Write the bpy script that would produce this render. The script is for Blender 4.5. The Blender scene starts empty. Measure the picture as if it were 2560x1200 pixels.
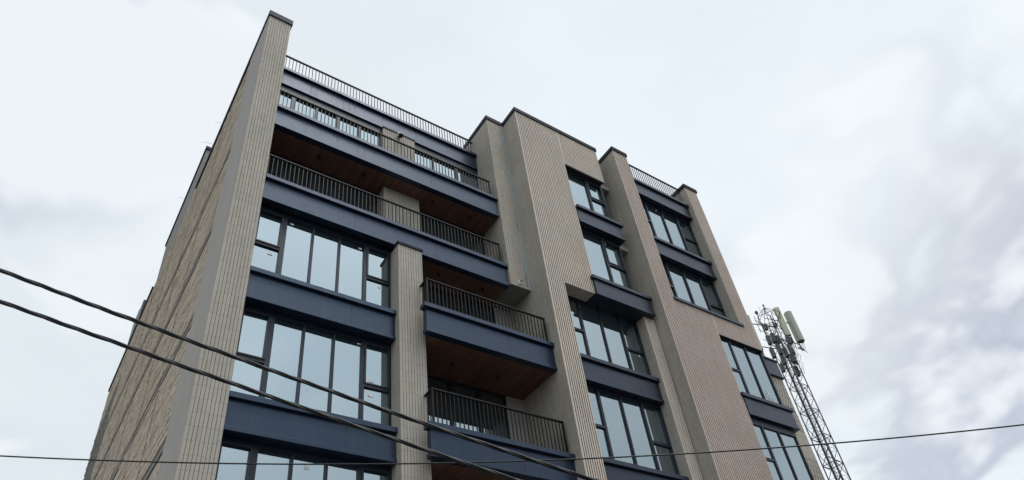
import bpy, math, random
from mathutils import Vector, Matrix
random.seed(7)
SC = bpy.context.scene
COL = SC.collection

# ------------------------------------------------------------------ camera
cam_data = bpy.data.cameras.new("camera")
cam = bpy.data.objects.new("camera", cam_data)
COL.objects.link(cam)
RR = ((0.82490063, -0.55386167, -0.11303187),
      (0.28685511, 0.58244818, -0.76057101),
      (0.48708634, 0.59497174, 0.63933992))
M = Matrix(((RR[0][0], -RR[1][0], -RR[2][0], 0.0),
            (RR[0][1], -RR[1][1], -RR[2][1], 0.0),
            (RR[0][2], -RR[1][2], -RR[2][2], 1.6),
            (0, 0, 0, 1)))
cam.matrix_world = M
cam_data.sensor_width = 36.0
cam_data.lens = 1776.7 / 2560 * 36
cam_data.shift_y = 154.9 / 2560
cam_data.clip_start = 0.05
cam_data.clip_end = 3000
SC.camera = cam

# ------------------------------------------------------------------ light
SC.view_settings.view_transform = 'Standard'
SC.view_settings.look = 'None'
SC.view_settings.exposure = 0.08
SC.view_settings.gamma = 1.0
SUN_DIR = Vector((0.16, -0.30, 0.94)).normalized()      # towards the sun, behind thick cloud
sun_el = math.asin(SUN_DIR.z)
sun_az = math.atan2(SUN_DIR.x, SUN_DIR.y)
sd = bpy.data.lights.new("sun", 'SUN')
sd.energy = 1.2
sd.angle = math.radians(20)
sd.color = (1.0, 0.965, 0.92)
sun = bpy.data.objects.new("sun", sd)
COL.objects.link(sun)
sun.rotation_euler = SUN_DIR.to_track_quat('Z', 'Y').to_euler()
sun.location = (0, -20, 60)

world = bpy.data.worlds.new("World")
SC.world = world
world.use_nodes = True


class NT:
    """small helper for writing node trees"""
    def __init__(self, tree):
        self.t = tree
        tree.nodes.clear()

    def n(self, kind, **kw):
        nd = self.t.nodes.new(kind)
        for k, v in kw.items():
            if k.startswith('i_'):
                nd.inputs[k[2:].replace('_', ' ')].default_value = v
            else:
                setattr(nd, k, v)
        return nd

    def l(self, a, b):
        self.t.links.new(a, b)

    def m(self, op, a, b=None, c=None, clamp=False):
        nd = self.t.nodes.new('ShaderNodeMath')
        nd.operation = op
        nd.use_clamp = clamp
        for i, v in enumerate((a, b, c)):
            if v is None:
                continue
            if isinstance(v, (int, float)):
                nd.inputs[i].default_value = v
            else:
                self.l(v, nd.inputs[i])
        return nd.outputs[0]

    def vm(self, op, a, b=None):
        nd = self.t.nodes.new('ShaderNodeVectorMath')
        nd.operation = op
        for i, v in enumerate((a, b)):
            if v is None:
                continue
            if isinstance(v, (tuple, list, Vector)):
                nd.inputs[i].default_value = v
            else:
                self.l(v, nd.inputs[i])
        return nd

    def mix(self, fac, a, b, blend='MIX'):
        nd = self.t.nodes.new('ShaderNodeMix')
        nd.data_type = 'RGBA'
        nd.blend_type = blend
        for sock, v in ((nd.inputs[0], fac), (nd.inputs[6], a), (nd.inputs[7], b)):
            if isinstance(v, (int, float)):
                sock.default_value = v
            elif isinstance(v, (tuple, list)):
                sock.default_value = (*v[:3], 1)
            else:
                self.l(v, sock)
        return nd.outputs[2]

    def ss(self, x, lo, hi):
        nd = self.t.nodes.new('ShaderNodeMapRange')
        nd.interpolation_type = 'SMOOTHSTEP'
        self.l(x, nd.inputs[0])
        nd.inputs[1].default_value = lo
        nd.inputs[2].default_value = hi
        return nd.outputs[0]

    def noise(self, vec, scale, detail=4, rough=0.55, dist=0.0):
        nd = self.t.nodes.new('ShaderNodeTexNoise')
        self.l(vec, nd.inputs['Vector'])
        nd.inputs['Scale'].default_value = scale
        nd.inputs['Detail'].default_value = detail
        nd.inputs['Roughness'].default_value = rough
        nd.inputs['Distortion'].default_value = dist
        return nd


def build_world():
    w = NT(world.node_tree)
    tc = w.n('ShaderNodeTexCoord')
    d = tc.outputs['Generated']
    sky = w.n('ShaderNodeTexSky', sky_type='NISHITA', sun_disc=False)
    sky.sun_elevation = sun_el
    sky.sun_rotation = sun_az
    bg_sky = w.n('ShaderNodeBackground')
    w.l(sky.outputs[0], bg_sky.inputs[0])
    bg_sky.inputs[1].default_value = 0.09
    # cloud deck: direction projected to a flat layer
    sep = w.n('ShaderNodeSeparateXYZ')
    w.l(d, sep.inputs[0])
    den = w.m('ADD', w.m('ABSOLUTE', sep.outputs[2]), 0.22)
    cmb = w.n('ShaderNodeCombineXYZ')
    w.l(w.m('DIVIDE', sep.outputs[0], den), cmb.inputs[0])
    w.l(w.m('DIVIDE', sep.outputs[1], den), cmb.inputs[1])
    p = cmb.outputs[0]
    n1 = w.noise(p, 1.7, 4, 0.48, 0.25).outputs[0]
    n2 = w.noise(p, 5.0, 5, 0.55, 0.3).outputs[0]
    cloud = w.mix(w.ss(n1, 0.33, 0.64), (0.655, 0.74, 0.79), (0.82, 0.885, 0.92))
    cloud = w.mix(w.m('MULTIPLY', w.ss(n2, 0.40, 0.72), 0.45), cloud, (0.87, 0.905, 0.93))
    # heavier and brighter banks of cloud in their own places in the sky
    dn = w.vm('ADD', d, w.vm('SCALE', w.vm('SUBTRACT', w.noise(p, 2.2, 4, 0.5, 0.3).outputs[1], (0.5, 0.5, 0.5)).outputs[0]).outputs[0])
    dn.inputs[1].links[0].from_node.inputs[3].default_value = 0.24

    def bank(c, r0, r1, col, amt):
        nonlocal cloud
        dot = w.vm('DOT_PRODUCT', dn.outputs[0], Vector(c).normalized()).outputs['Value']
        f = w.m('MULTIPLY', w.ss(dot, math.cos(math.radians(r0)), math.cos(math.radians(r1))), amt)
        cloud = w.mix(f, cloud, col)
    for b in BANKS:
        bank(*b)
    # gain added to the unseen street side of the sky, brightening facade and reflections
    dot = w.vm('DOT_PRODUCT', d, Vector((0.06, -0.52, 0.85)).normalized()).outputs['Value']
    gain = w.m('ADD', w.m('MULTIPLY', w.ss(dot, 0.74, 1.0), 0.80), 0.98)
    low = w.m('ADD', w.m('MULTIPLY', w.ss(sep.outputs[2], -0.05, 0.15), 0.6), 0.4)
    bg = w.n('ShaderNodeBackground')
    w.l(cloud, bg.inputs[0])
    w.l(w.m('MULTIPLY', w.m('MULTIPLY', gain, low), 1.07), bg.inputs[1])
    mx = w.n('ShaderNodeMixShader')
    mx.inputs[0].default_value = 0.94
    w.l(bg_sky.outputs[0], mx.inputs[1])
    w.l(bg.outputs[0], mx.inputs[2])
    out = w.n('ShaderNodeOutputWorld')
    w.l(mx.outputs[0], out.inputs[0])


def pix_dir(x, y):
    c = ((x - 1280) / 1776.7, (y - 754.9) / 1776.7, 1.0)
    return tuple(sum(RR[k][j] * c[k] for k in range(3)) for j in range(3))


# banks: centre direction, outer radius, inner radius (degrees), colour, amount
BANKS = [
    (pix_dir(200, 520), 34, 8, (0.69, 0.755, 0.79), 0.65),
    (pix_dir(330, 330), 11, 3, (0.63, 0.69, 0.75), 0.45),
    (pix_dir(330, 600), 9, 2, (0.84, 0.89, 0.925), 0.7),
    (pix_dir(2400, 740), 17, 6, (0.45, 0.48, 0.575), 0.9),
    (pix_dir(2330, 930), 11, 2, (0.54, 0.60, 0.69), 0.70),
    (pix_dir(150, 60), 12, 2, (0.52, 0.58, 0.67), 0.7),
    (pix_dir(20, 240), 12, 1, (0.60, 0.67, 0.73), 0.35),
    (pix_dir(1750, 150), 24, 6, (0.80, 0.87, 0.92), 0.6),
    (pix_dir(2150, 680), 14, 3, (0.90, 0.93, 0.95), 0.80),
    (pix_dir(420, 130), 10, 2, (0.86, 0.90, 0.935), 0.8),
]
build_world()


# ------------------------------------------------------------------ materials
def new_mat(name):
    m = bpy.data.materials.new(name)
    m.use_nodes = True
    t = NT(m.node_tree)
    out = t.n('ShaderNodeOutputMaterial')
    b = t.n('ShaderNodeBsdfPrincipled')
    t.l(b.outputs[0], out.inputs[0])
    geo = t.n('ShaderNodeNewGeometry')
    return m, t, b, out, geo.outputs['Position']


def stretch(t, pos, s):
    mp = t.n('ShaderNodeMapping')
    t.l(pos, mp.inputs[0])
    mp.inputs['Scale'].default_value = s
    return mp.outputs[0]


def bump(t, b, h, strength, dist=0.01):
    bp = t.n('ShaderNodeBump')
    bp.inputs['Strength'].default_value = strength
    bp.inputs['Distance'].default_value = dist
    t.l(h, bp.inputs['Height'])
    t.l(bp.outputs[0], b.inputs['Normal'])


def tile_mat(name, base, joint=0.62, vary=0.10):
    m, t, b, out, pos = new_mat(name)
    sep = t.n('ShaderNodeSeparateXYZ')
    t.l(pos, sep.inputs[0])
    xy = t.m('ADD', sep.outputs[0], sep.outputs[1])
    ci = t.m('FLOOR', t.m('DIVIDE', xy, 0.075))
    zz = t.m('DIVIDE', sep.outputs[2], 0.295)
    wn0 = t.n('ShaderNodeTexWhiteNoise', noise_dimensions='1D')
    t.l(ci, wn0.inputs['W'])
    # joints run nearly level, a few strips slipped by a finger's width
    zj = t.m('ADD', zz, t.m('MULTIPLY', wn0.outputs[0], 0.10))
    ri = t.m('FLOOR', zj)
    cb = t.n('ShaderNodeCombineXYZ')
    t.l(ci, cb.inputs[0])
    t.l(ri, cb.inputs[1])
    wn = t.n('ShaderNodeTexWhiteNoise', noise_dimensions='2D')
    t.l(cb.outputs[0], wn.inputs['Vector'])
    v = t.m('ADD', t.m('MULTIPLY', wn.outputs[0], 2 * vary), 1 - vary)
    big = t.noise(pos, 0.55, 4).outputs[0]
    v = t.m('MULTIPLY', v, t.m('ADD', t.m('MULTIPLY', big, 0.30), 0.85))
    streak = t.noise(stretch(t, pos, (9, 9, 0.35)), 1.0, 5, 0.6).outputs[0]
    v = t.m('MULTIPLY', v, t.m('ADD', t.m('MULTIPLY', streak, 0.34), 0.83))
    fr = t.m('FRACT', zj)
    jn = t.m('LESS_THAN', fr, 0.022)
    v = t.m('MULTIPLY', v, t.m('SUBTRACT', 1.0, t.m('MULTIPLY', jn, 1 - joint)))
    hue = t.mix(t.ss(t.noise(pos, 1.7, 3).outputs[0], 0.35, 0.65), base,
                (base[0] * 1.03, base[1] * 0.99, base[2] * 0.95))
    col = t.vm('SCALE', hue)
    t.l(v, col.inputs[3])
    t.l(col.outputs[0], b.inputs['Base Color'])
    b.inputs['Roughness'].default_value = 0.78
    b.inputs['Specular IOR Level'].default_value = 0.3
    bump(t, b, t.noise(pos, 60, 4).outputs[0], 0.25, 0.004)
    return m


def grout_mat(name, dark, light, lo, hi):
    m, t, b, out, pos = new_mat(name)
    f = t.ss(t.noise(stretch(t, pos, (14, 14, 1.3)), 1.0, 4, 0.6).outputs[0], lo, hi)
    t.l(t.mix(f, dark, light), b.inputs['Base Color'])
    b.inputs['Roughness'].default_value = 0.9
    return m


def plain_mat(name, col, rough=0.8, spec=0.4, var=0.18, scale=3.0, bstr=0.2, bscale=30, metallic=0.0, st=(1, 1, 1)):
    m, t, b, out, pos = new_mat(name)
    p = stretch(t, pos, st)
    v = t.m('ADD', t.m('MULTIPLY', t.noise(p, scale, 6, 0.6).outputs[0], 2 * var), 1 - var)
    c = t.vm('SCALE', tuple(col))
    t.l(v, c.inputs[3])
    t.l(c.outputs[0], b.inputs['Base Color'])
    r = t.m('ADD', t.m('MULTIPLY', t.noise(p, scale * 2.3, 4).outputs[0], 0.2), rough - 0.1)
    t.l(r, b.inputs['Roughness'])
    b.inputs['Specular IOR Level'].default_value = spec
    b.inputs['Metallic'].default_value = metallic
    if bstr:
        bump(t, b, t.noise(pos, bscale, 4).outputs[0], bstr, 0.01)
    return m


def metal_mat(name, col):
    """satin powder-coated sheet with dust streaks and a slight oil-canning"""
    m, t, b, out, pos = new_mat(name)
    dust = t.ss(t.noise(stretch(t, pos, (7, 7, 0.7)), 1.0, 6, 0.7).outputs[0], 0.50, 0.78)
    t.l(t.mix(t.m('MULTIPLY', dust, 0.30), col, (0.085, 0.085, 0.09)), b.inputs['Base Color'])
    r = t.m('ADD', t.m('MULTIPLY', t.noise(pos, 2.2, 5).outputs[0], 0.24), t.m('ADD', t.m('MULTIPLY', dust, 0.2), 0.24))
    t.l(r, b.inputs['Roughness'])
    b.inputs['Specular IOR Level'].default_value = 0.66
    b.inputs['Specular Tint'].default_value = (0.55, 0.72, 1.0, 1)
    bump(t, b, t.noise(pos, 1.3, 2).outputs[0], 0.10, 0.06)
    return m


def glass_mat(name, tint, refl):
    m, t, b, out, pos = new_mat(name)
    t.t.nodes.remove(b)
    gl = t.n('ShaderNodeBsdfGlossy')
    gl.inputs['Roughness'].default_value = 0.0
    gl.inputs['Color'].default_value = (*refl, 1)
    bp = t.n('ShaderNodeBump')
    bp.inputs['Strength'].default_value = 0.09
    bp.inputs['Distance'].default_value = 0.02
    t.l(t.noise(pos, 0.9, 1).outputs[0], bp.inputs['Height'])
    t.l(bp.outputs[0], gl.inputs['Normal'])
    tr = t.n('ShaderNodeBsdfTransparent')
    tr.inputs['Color'].default_value = (*tint, 1)
    df = t.n('ShaderNodeBsdfDiffuse')
    df.inputs['Color'].default_value = (0.085, 0.135, 0.15, 1)
    m1 = t.n('ShaderNodeMixShader')
    m1.inputs[0].default_value = 0.45
    t.l(tr.outputs[0], m1.inputs[1])
    t.l(df.outputs[0], m1.inputs[2])
    lw = t.n('ShaderNodeFresnel')
    lw.inputs['IOR'].default_value = 1.5
    f = t.m('ADD', t.m('MULTIPLY', lw.outputs[0], 0.75), 0.50, clamp=True)
    m2 = t.n('ShaderNodeMixShader')
    t.l(f, m2.inputs[0])
    t.l(m1.outputs[0], m2.inputs[1])
    t.l(gl.outputs[0], m2.inputs[2])
    t.l(m2.outputs[0], out.inputs[0])
    return m


def wood_mat():
    m, t, b, out, pos = new_mat("reddish_wood_soffit")
    sep = t.n('ShaderNodeSeparateXYZ')
    t.l(pos, sep.inputs[0])
    wn = t.n('ShaderNodeTexWhiteNoise', noise_dimensions='1D')
    t.l(t.m('FLOOR', t.m('DIVIDE', sep.outputs[0], 0.0925)), wn.inputs['W'])
    grain = t.noise(stretch(t, pos, (40, 2.2, 20)), 1.0, 5, 0.6).outputs[0]
    v = t.m('ADD', t.m('MULTIPLY', wn.outputs[0], 0.5), t.m('MULTIPLY', grain, 0.9))
    col = t.mix(t.m('MULTIPLY', v, 0.8), (0.072, 0.030, 0.019), (0.235, 0.105, 0.066))
    t.l(col, b.inputs['Base Color'])
    b.inputs['Roughness'].default_value = 0.5
    return m


def brick_mat():
    m, t, b, out, pos = new_mat("raw_brick")
    n = t.noise(stretch(t, pos, (1, 2.6, 9)), 1.0, 5, 0.6).outputs[0]
    col = t.mix(t.ss(n, 0.3, 0.7), (0.425, 0.335, 0.253), (0.60, 0.515, 0.41))
    n2 = t.noise(stretch(t, pos, (1, 0.5, 0.5)), 1.0, 4).outputs[0]
    col = t.mix(t.m('MULTIPLY', t.ss(n2, 0.4, 0.75), 0.5), col, (0.54, 0.48, 0.40))
    oi = t.noise(stretch(t, pos, (1, 5.0, 26)), 1.0, 3, 0.7).outputs[0]
    col = t.mix(t.m('MULTIPLY', t.ss(oi, 0.60, 0.74), 0.55), col, (0.13, 0.10, 0.075))
    t.l(col, b.inputs['Base Color'])
    b.inputs['Roughness'].default_value = 0.92
    bump(t, b, t.noise(pos, 25, 5, 0.7).outputs[0], 0.5, 0.01)
    return m


MAT = dict(
    tile=tile_mat("grey_beige_strip_tile_and_side_shade", (0.42, 0.388, 0.342), joint=0.50, vary=0.06),
    tile_warm=tile_mat("warm_beige_ribbed_tile", (0.62, 0.55, 0.48), joint=0.86, vary=0.045),
    tile_rose=tile_mat("rose_brown_ribbed_tile", (0.56, 0.465, 0.415), joint=0.86, vary=0.045),
    grout=grout_mat("half_filled_grout", (0.030, 0.028, 0.026), (0.33, 0.30, 0.26), 0.52, 0.60),
    grout_dark=grout_mat("open_dark_joint", (0.020, 0.016, 0.015), (0.065, 0.055, 0.050), 0.4, 0.7),
    plaster=plain_mat("grey_cement_plaster", (0.375, 0.35, 0.325), 0.9, 0.2, 0.14, 1.2, 0.35, 18, st=(1, 3, 0.8)),
    brick=brick_mat(),
    mortar=plain_mat("mortar", (0.30, 0.265, 0.215), 0.95, 0.2, 0.35, 5.0, 0.6, 30, st=(1, 1, 4)),
    block=plain_mat("grey_block", (0.25, 0.245, 0.23), 0.95, 0.2, 0.3, 4.0, 0.6, 30),
    concrete=plain_mat("concrete", (0.24, 0.235, 0.225), 0.9, 0.3, 0.25, 2.5, 0.4, 20),
    pale_render=plain_mat("pale_blue_grey_render", (0.36, 0.40, 0.40), 0.85, 0.3, 0.2, 6.0, 0.3, 30),
    metal=metal_mat("dark_navy_metal", (0.009, 0.0165, 0.036)),
    metal_warm=metal_mat("dark_aubergine_metal", (0.012, 0.0125, 0.021)),
    frame=plain_mat("dark_window_frame", (0.013, 0.019, 0.033), 0.42, 0.34, 0.15, 3, 0),
    black=plain_mat("black_metal", (0.012, 0.013, 0.018), 0.42, 0.45, 0.2, 4, 0),
    coping=plain_mat("dark_coping_sheet", (0.012, 0.017, 0.030), 0.55, 0.12, 0.2, 3, 0),
    rail=plain_mat("black_railing_paint", (0.007, 0.007, 0.010), 0.5, 0.22, 0.2, 4, 0),
    glass=glass_mat("reflective_window_glass", (0.50, 0.60, 0.62), (0.57, 0.655, 0.705)),
    door_glass=glass_mat("balcony_door_glass", (0.45, 0.52, 0.52), (0.60, 0.68, 0.70)),
    wood=wood_mat(),
    room=plain_mat("white_room_plaster", (0.55, 0.55, 0.53), 0.9, 0.2, 0.08, 1.0, 0),
    screed=plain_mat("floor_screed", (0.30, 0.29, 0.27), 0.9, 0.2, 0.15, 1.0, 0),
    label=plain_mat("white_sticker", (0.78, 0.79, 0.79), 0.6, 0.3, 0.05, 8, 0),
    white=plain_mat("white_plastic", (0.72, 0.72, 0.70), 0.45, 0.5, 0.06, 8, 0),
    lens=plain_mat("dark_lens", (0.01, 0.01, 0.012), 0.12, 0.6, 0.1, 5, 0),
    galv=plain_mat("weathered_galvanised_steel", (0.030, 0.037, 0.048), 0.5, 0.5, 0.3, 2.0, 0),
    tray=plain_mat("black_feeder_cable", (0.012, 0.014, 0.018), 0.5, 0.4, 0.2, 3, 0),
    radome=plain_mat("pale_olive_radome", (0.50, 0.50, 0.36), 0.55, 0.4, 0.06, 2, 0),
    radome_grey=plain_mat("grey_radome", (0.36, 0.38, 0.32), 0.5, 0.4, 0.06, 2, 0),
    radio=plain_mat("grey_radio_casing", (0.065, 0.078, 0.082), 0.55, 0.4, 0.25, 3, 0),
    rubber=plain_mat("black_cable_sheath", (0.010, 0.010, 0.013), 0.45, 0.45, 0.2, 20, 0),
    asphalt=plain_mat("asphalt", (0.05, 0.05, 0.052), 0.9, 0.3, 0.3, 1.5, 0.5, 60),
    paving=plain_mat("paving", (0.22, 0.215, 0.205), 0.9, 0.3, 0.2, 2.0, 0.3, 30),
    soil=plain_mat("dry_ground", (0.14, 0.13, 0.11), 0.95, 0.2, 0.3, 0.3, 0.4, 8),
    far_wall=plain_mat("far_render", (0.16, 0.155, 0.15), 0.9, 0.3, 0.15, 0.6, 0),
)


# ------------------------------------------------------------------ mesh helpers
class MB:
    def __init__(self):
        self.v = []
        self.f = []

    def box(self, x0, x1, y0, y1, z0, z1):
        if x1 <= x0 or y1 <= y0 or z1 <= z0:
            return self
        k = len(self.v)
        self.v += [(x0, y0, z0), (x1, y0, z0), (x1, y1, z0), (x0, y1, z0),
                   (x0, y0, z1), (x1, y0, z1), (x1, y1, z1), (x0, y1, z1)]
        self.f += [(k, k + 3, k + 2, k + 1), (k + 4, k + 5, k + 6, k + 7), (k, k + 1, k + 5, k + 4),
                   (k + 1, k + 2, k + 6, k + 5), (k + 2, k + 3, k + 7, k + 6), (k + 3, k, k + 4, k + 7)]
        return self

    def tube(self, pts, r, n=8, cap=True):
        pts = [Vector(p) for p in pts]
        k = len(self.v)
        up = Vector((0, 0, 1))
        m = len(pts)
        for i, p in enumerate(pts):
            tg = (pts[min(i + 1, m - 1)] - pts[max(i - 1, 0)]).normalized()
            a = tg.cross(up)
            if a.length < 1e-3:
                a = tg.cross(Vector((1, 0, 0)))
            a.normalize()
            b = tg.cross(a)
            rr = r[i] if isinstance(r, (list, tuple)) else r
            for j in range(n):
                th = 2 * math.pi * j / n
                self.v.append(tuple(p + a * (rr * math.cos(th)) + b * (rr * math.sin(th))))
        for i in range(m - 1):
            for j in range(n):
                q = k + i * n
                self.f.append((q + j, q + (j + 1) % n, q + n + (j + 1) % n, q + n + j))
        if cap:
            self.f.append(tuple(k + j for j in range(n))[::-1])
            self.f.append(tuple(k + (m - 1) * n + j for j in range(n)))
        return self

    def prism(self, poly, axis, a0, a1):
        """extrude a polygon; axis 'z': poly in (x, y); axis 'y': poly in (x, z); axis 'x': poly in (y, z)"""
        def P(u, w, s):
            return {'z': (u, w, s), 'y': (u, s, w), 'x': (s, u, w)}[axis]
        k = len(self.v)
        n = len(poly)
        self.v += [P(u, w, a0) for u, w in poly] + [P(u, w, a1) for u, w in poly]
        self.f.append(tuple(range(k, k + n)))
        self.f.append(tuple(range(k + 2 * n - 1, k + n - 1, -1)))
        for i in range(n):
            j = (i + 1) % n
            self.f.append((k + j, k + i, k + n + i, k + n + j))
        return self

    def obb(self, c, ax, half):
        """oriented box: centre, three axes, half sizes"""
        c = Vector(c)
        a = [Vector(q).normalized() * h for q, h in zip(ax, half)]
        k = len(self.v)
        for sz in (-1, 1):
            for sx, sy in ((-1, -1), (1, -1), (1, 1), (-1, 1)):
                self.v.append(tuple(c + a[0] * sx + a[1] * sy + a[2] * sz))
        self.f += [(k, k + 3, k + 2, k + 1), (k + 4, k + 5, k + 6, k + 7), (k, k + 1, k + 5, k + 4),
                   (k + 1, k + 2, k + 6, k + 5), (k + 2, k + 3, k + 7, k + 6), (k + 3, k, k + 4, k + 7)]
        return self

    def build(self, name, mat, parent=None, smooth=False, bevel=0.0):
        me = bpy.data.meshes.new(name)
        me.from_pydata(self.v, [], self.f)
        me.materials.append(MAT[mat])
        o = bpy.data.objects.new(name, me)
        COL.objects.link(o)
        if parent:
            o.parent = parent
            # parents sit where their geometry is; children keep world coordinates
            o.matrix_parent_inverse = parent_world(parent).inverted()
        if smooth:
            for pl in me.polygons:
                pl.use_smooth = True
        if bevel:
            bv = o.modifiers.new("bevel", 'BEVEL')
            bv.width = bevel
            bv.segments = 1
            bv.limit_method = 'ANGLE'
        return o


def parent_world(o):
    m = o.matrix_basis.copy()
    if o.parent:
        m = parent_world(o.parent) @ o.matrix_parent_inverse @ m
    return m


def root(name, label, cat, loc, group=None):
    o = bpy.data.objects.new(name, None)
    COL.objects.link(o)
    o.location = loc
    o.empty_display_size = 0.3
    o["label"] = label
    o["category"] = cat
    if group:
        o["group"] = group
    return o


T = 0.014   # tile relief


def strips_y(mb, x0, x1, y, z0, z1, gx=None, pitch=0.075, gap=0.012):
    """vertical tile strips on a face looking towards -Y (outer face at y)"""
    gx = x0 if gx is None else gx
    i = math.floor((x0 - gx) / pitch + 1e-6)
    while gx + i * pitch < x1 - 1e-4:
        a = max(gx + i * pitch + (gap / 2 if gx + i * pitch > x0 + 1e-4 else 0), x0)
        b = min(gx + (i + 1) * pitch - gap / 2, x1)
        if b - a > 0.008:
            mb.box(a, b, y, y + T + 0.004, z0, z1)
        i += 1


def strips_x(mb, x, y0, y1, z0, z1, pitch=0.075, gap=0.009):
    """vertical tile strips on a face looking towards -X (outer face at x)"""
    yy = y0
    while yy < y1 - 1e-4:
        b = min(yy + pitch - gap, y1)
        if b - yy > 0.008:
            mb.box(x, x + T + 0.004, yy, b, z0, z1)
        yy += pitch


# ------------------------------------------------------------------ ground
g = MB().box(-400, 400, -400, 400, -0.5, -0.12).build("ground", 'soil')
g["kind"] = "structure"
g = MB().box(-400, 400, -6.0, 6.5, -0.118, -0.10).build("road", 'asphalt')
g["kind"] = "structure"
pv = MB().box(-400, 400, 6.5, 40, -0.116, 0.02)
pv.box(-400, 400, 6.38, 6.5, -0.114, 0.035)
pv = pv.build("pavement", 'paving')
pv["kind"] = "structure"
pv = MB().box(-400, 400, -9.0, -6.0, -0.114, 0.02).build("pavement", 'paving')
pv["kind"] = "structure"

# ------------------------------------------------------------------ apartment building
B = root("apartment_building",
         "beige and charcoal apartment building with ribbed tile piers, dark balconies and reflective windows",
         "building", (10.8, 11.4, 0))
ZT = 23.65          # underside of the roof copings
ZC = 23.84          # top of the copings


def wall(name, base, clads, base_mat='grout', tile='tile'):
    w = MB()
    for b in base:
        w.box(*b)
    w = w.build(name, base_mat, B)
    for facing in 'yx':
        c = MB()
        for kind, args in clads:
            if kind == facing:
                (strips_y if kind == 'y' else strips_x)(c, *args[0], **args[1])
        if c.v:
            c.build("tile_cladding", tile if facing == 'y' else 'tile', w)  # on ribbed walls the sides' shade is put into a darker tile colour
    return w


def coping(x0, x1, y0, y1, z0=ZT, z1=ZC, mat='coping', name="coping", parent=None):
    return MB().box(x0, x1, y0, y1, z0, z1).build(name, mat, parent or B, bevel=0.008)


# fin wall at the corner
fin = wall("fin_wall", [(2.045, 2.70, 12.25 + T, 13.60, 0, ZT)],
           [('y', ((2.032, 2.70, 12.25, 0, ZT), dict(pitch=0.0742, gap=0.009)))], base_mat='grout_dark')
coping(1.985, 2.742, 12.205, 13.62, ZT - 0.07, ZC, parent=fin)
coping(1.985, 2.40, 13.621, 20.3, ZT - 0.07, ZC, parent=fin)

# party wall in raw brick
party = MB()
BANDS = [(5.95, 6.3), (9.22, 9.58), (12.48, 12.86), (15.68, 16.05), (18.90, 19.22)]
zc = 0.0
segs = []
for b0, b1 in BANDS + [(ZT + 0.2, 99)]:
    segs.append((zc, b0))
    zc = b1
for a, b in segs:
    if a < ZT:
        party.box(2.044, 2.40, 13.60, 20.25, a, min(b, ZT - 0.07))
        party.box(2.044, 2.40, 20.25, 36.0, a, min(b, 23.9))
        # the stretch of wall beside the fin lies behind plaster
for b0, b1 in BANDS:
    party.box(2.085, 2.40, 13.60, 36.0, b0, b1)
pw = party.build("party_wall", 'mortar', B)
bk = MB()
blk = MB()
z = 5.0
row = 0
while z < 23.62:
    h = 0.068
    inband = any(b0 - 0.04 < z + h and z < b1 + 0.01 for b0, b1 in BANDS)
    y = 13.95 + (0.11 if row % 2 else 0.0)
    lastoff = 0.0
    runoff, runend = random.gauss(0, 0.0035), y + random.uniform(0.5, 5)
    while y < 35.95:
        if y > runend:
            runoff, runend = random.gauss(0, 0.0035), y + random.uniform(0.5, 5)
        L = 0.212 + random.uniform(-0.008, 0.006)
        grey = y > 31.0 + 0.25 * math.sin(z * 2.3) and z < 21.9 - 0.2 * (y - 31)
        if inband and (z + h * 0.5 > 0):
            # beam zone: ragged brick edges and a run of mortar over the joint
            if random.random() < 0.985:
                y += L + 0.012
                continue
        if y + L > 36.0:
            break
        top = 23.52 if y < 20.3 else 23.85
        if z + h > top:
            y += L + 0.012
            continue
        if y < 14.05 and random.random() < 0.55:
            y += L + 0.012
            continue
        off = 0.5 * lastoff + random.gauss(0, 0.0032)
        lastoff = off
        xo = 2.030 + max(-0.018, min(0.012, off + runoff))
        tgt = blk if grey else bk
        if grey:
            L = 0.29
            xo += -0.006 if int(y / 0.3) % 2 else 0.006
        tz = random.uniform(-0.004, 0.004)
        tgt.box(xo, 2.075, y, min(y + L, 36.0), z + tz, z + h + tz)
        y += L + random.uniform(0.006, 0.018)
    z += 0.0775 + random.uniform(-0.002, 0.003) + (random.uniform(0.015, 0.035) if random.random() < 0.13 else 0.0)
    row += 1
bk.build("brickwork", 'brick', pw)
blk.build("blockwork", 'block', pw)
# slab edges left rough between the storeys, and mortar ridges squeezed along them
for b0, b1 in BANDS:
    ed = MB()
    y = 14.1
    while y < 35.5:
        L = random.uniform(0.6, 2.4)
        ed.box(2.036 + random.uniform(-0.010, 0.006), 2.10, y, y + L, b0 + random.uniform(0.09, 0.14), b1 - random.uniform(0.10, 0.15))
        y += L - 0.01
    ed.build("slab_edge", 'concrete', pw)
for yy in (16.9, 19.6, 22.8, 26.0):
    MB().tube([(2.012, yy + random.uniform(-0.1, 0.1), zz) for zz in (0.5, 4, 8, 11, 14.5, 18, 21, 23.3)], 0.006, 6).build("conduit", 'wood', pw)
# cement render next to the corner, ragged where it stops on the brick
poly = [(12.262, 0.0), (12.262, ZT - 0.06), (13.70, ZT - 0.06)]
z = ZT - 0.06
while z > 0:
    z -= random.uniform(0.05, 0.16)
    poly.append((14.05 + random.uniform(-0.06, 0.07) + 0.06 * math.sin(z * 1.3), max(z, 0)))
MB().prism(poly, 'x', 2.014, 2.046).build("cement_render", 'plaster', pw)
coping(1.985, 2.42, 27.1, 36.1, 23.9, 24.02, parent=pw)
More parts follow.
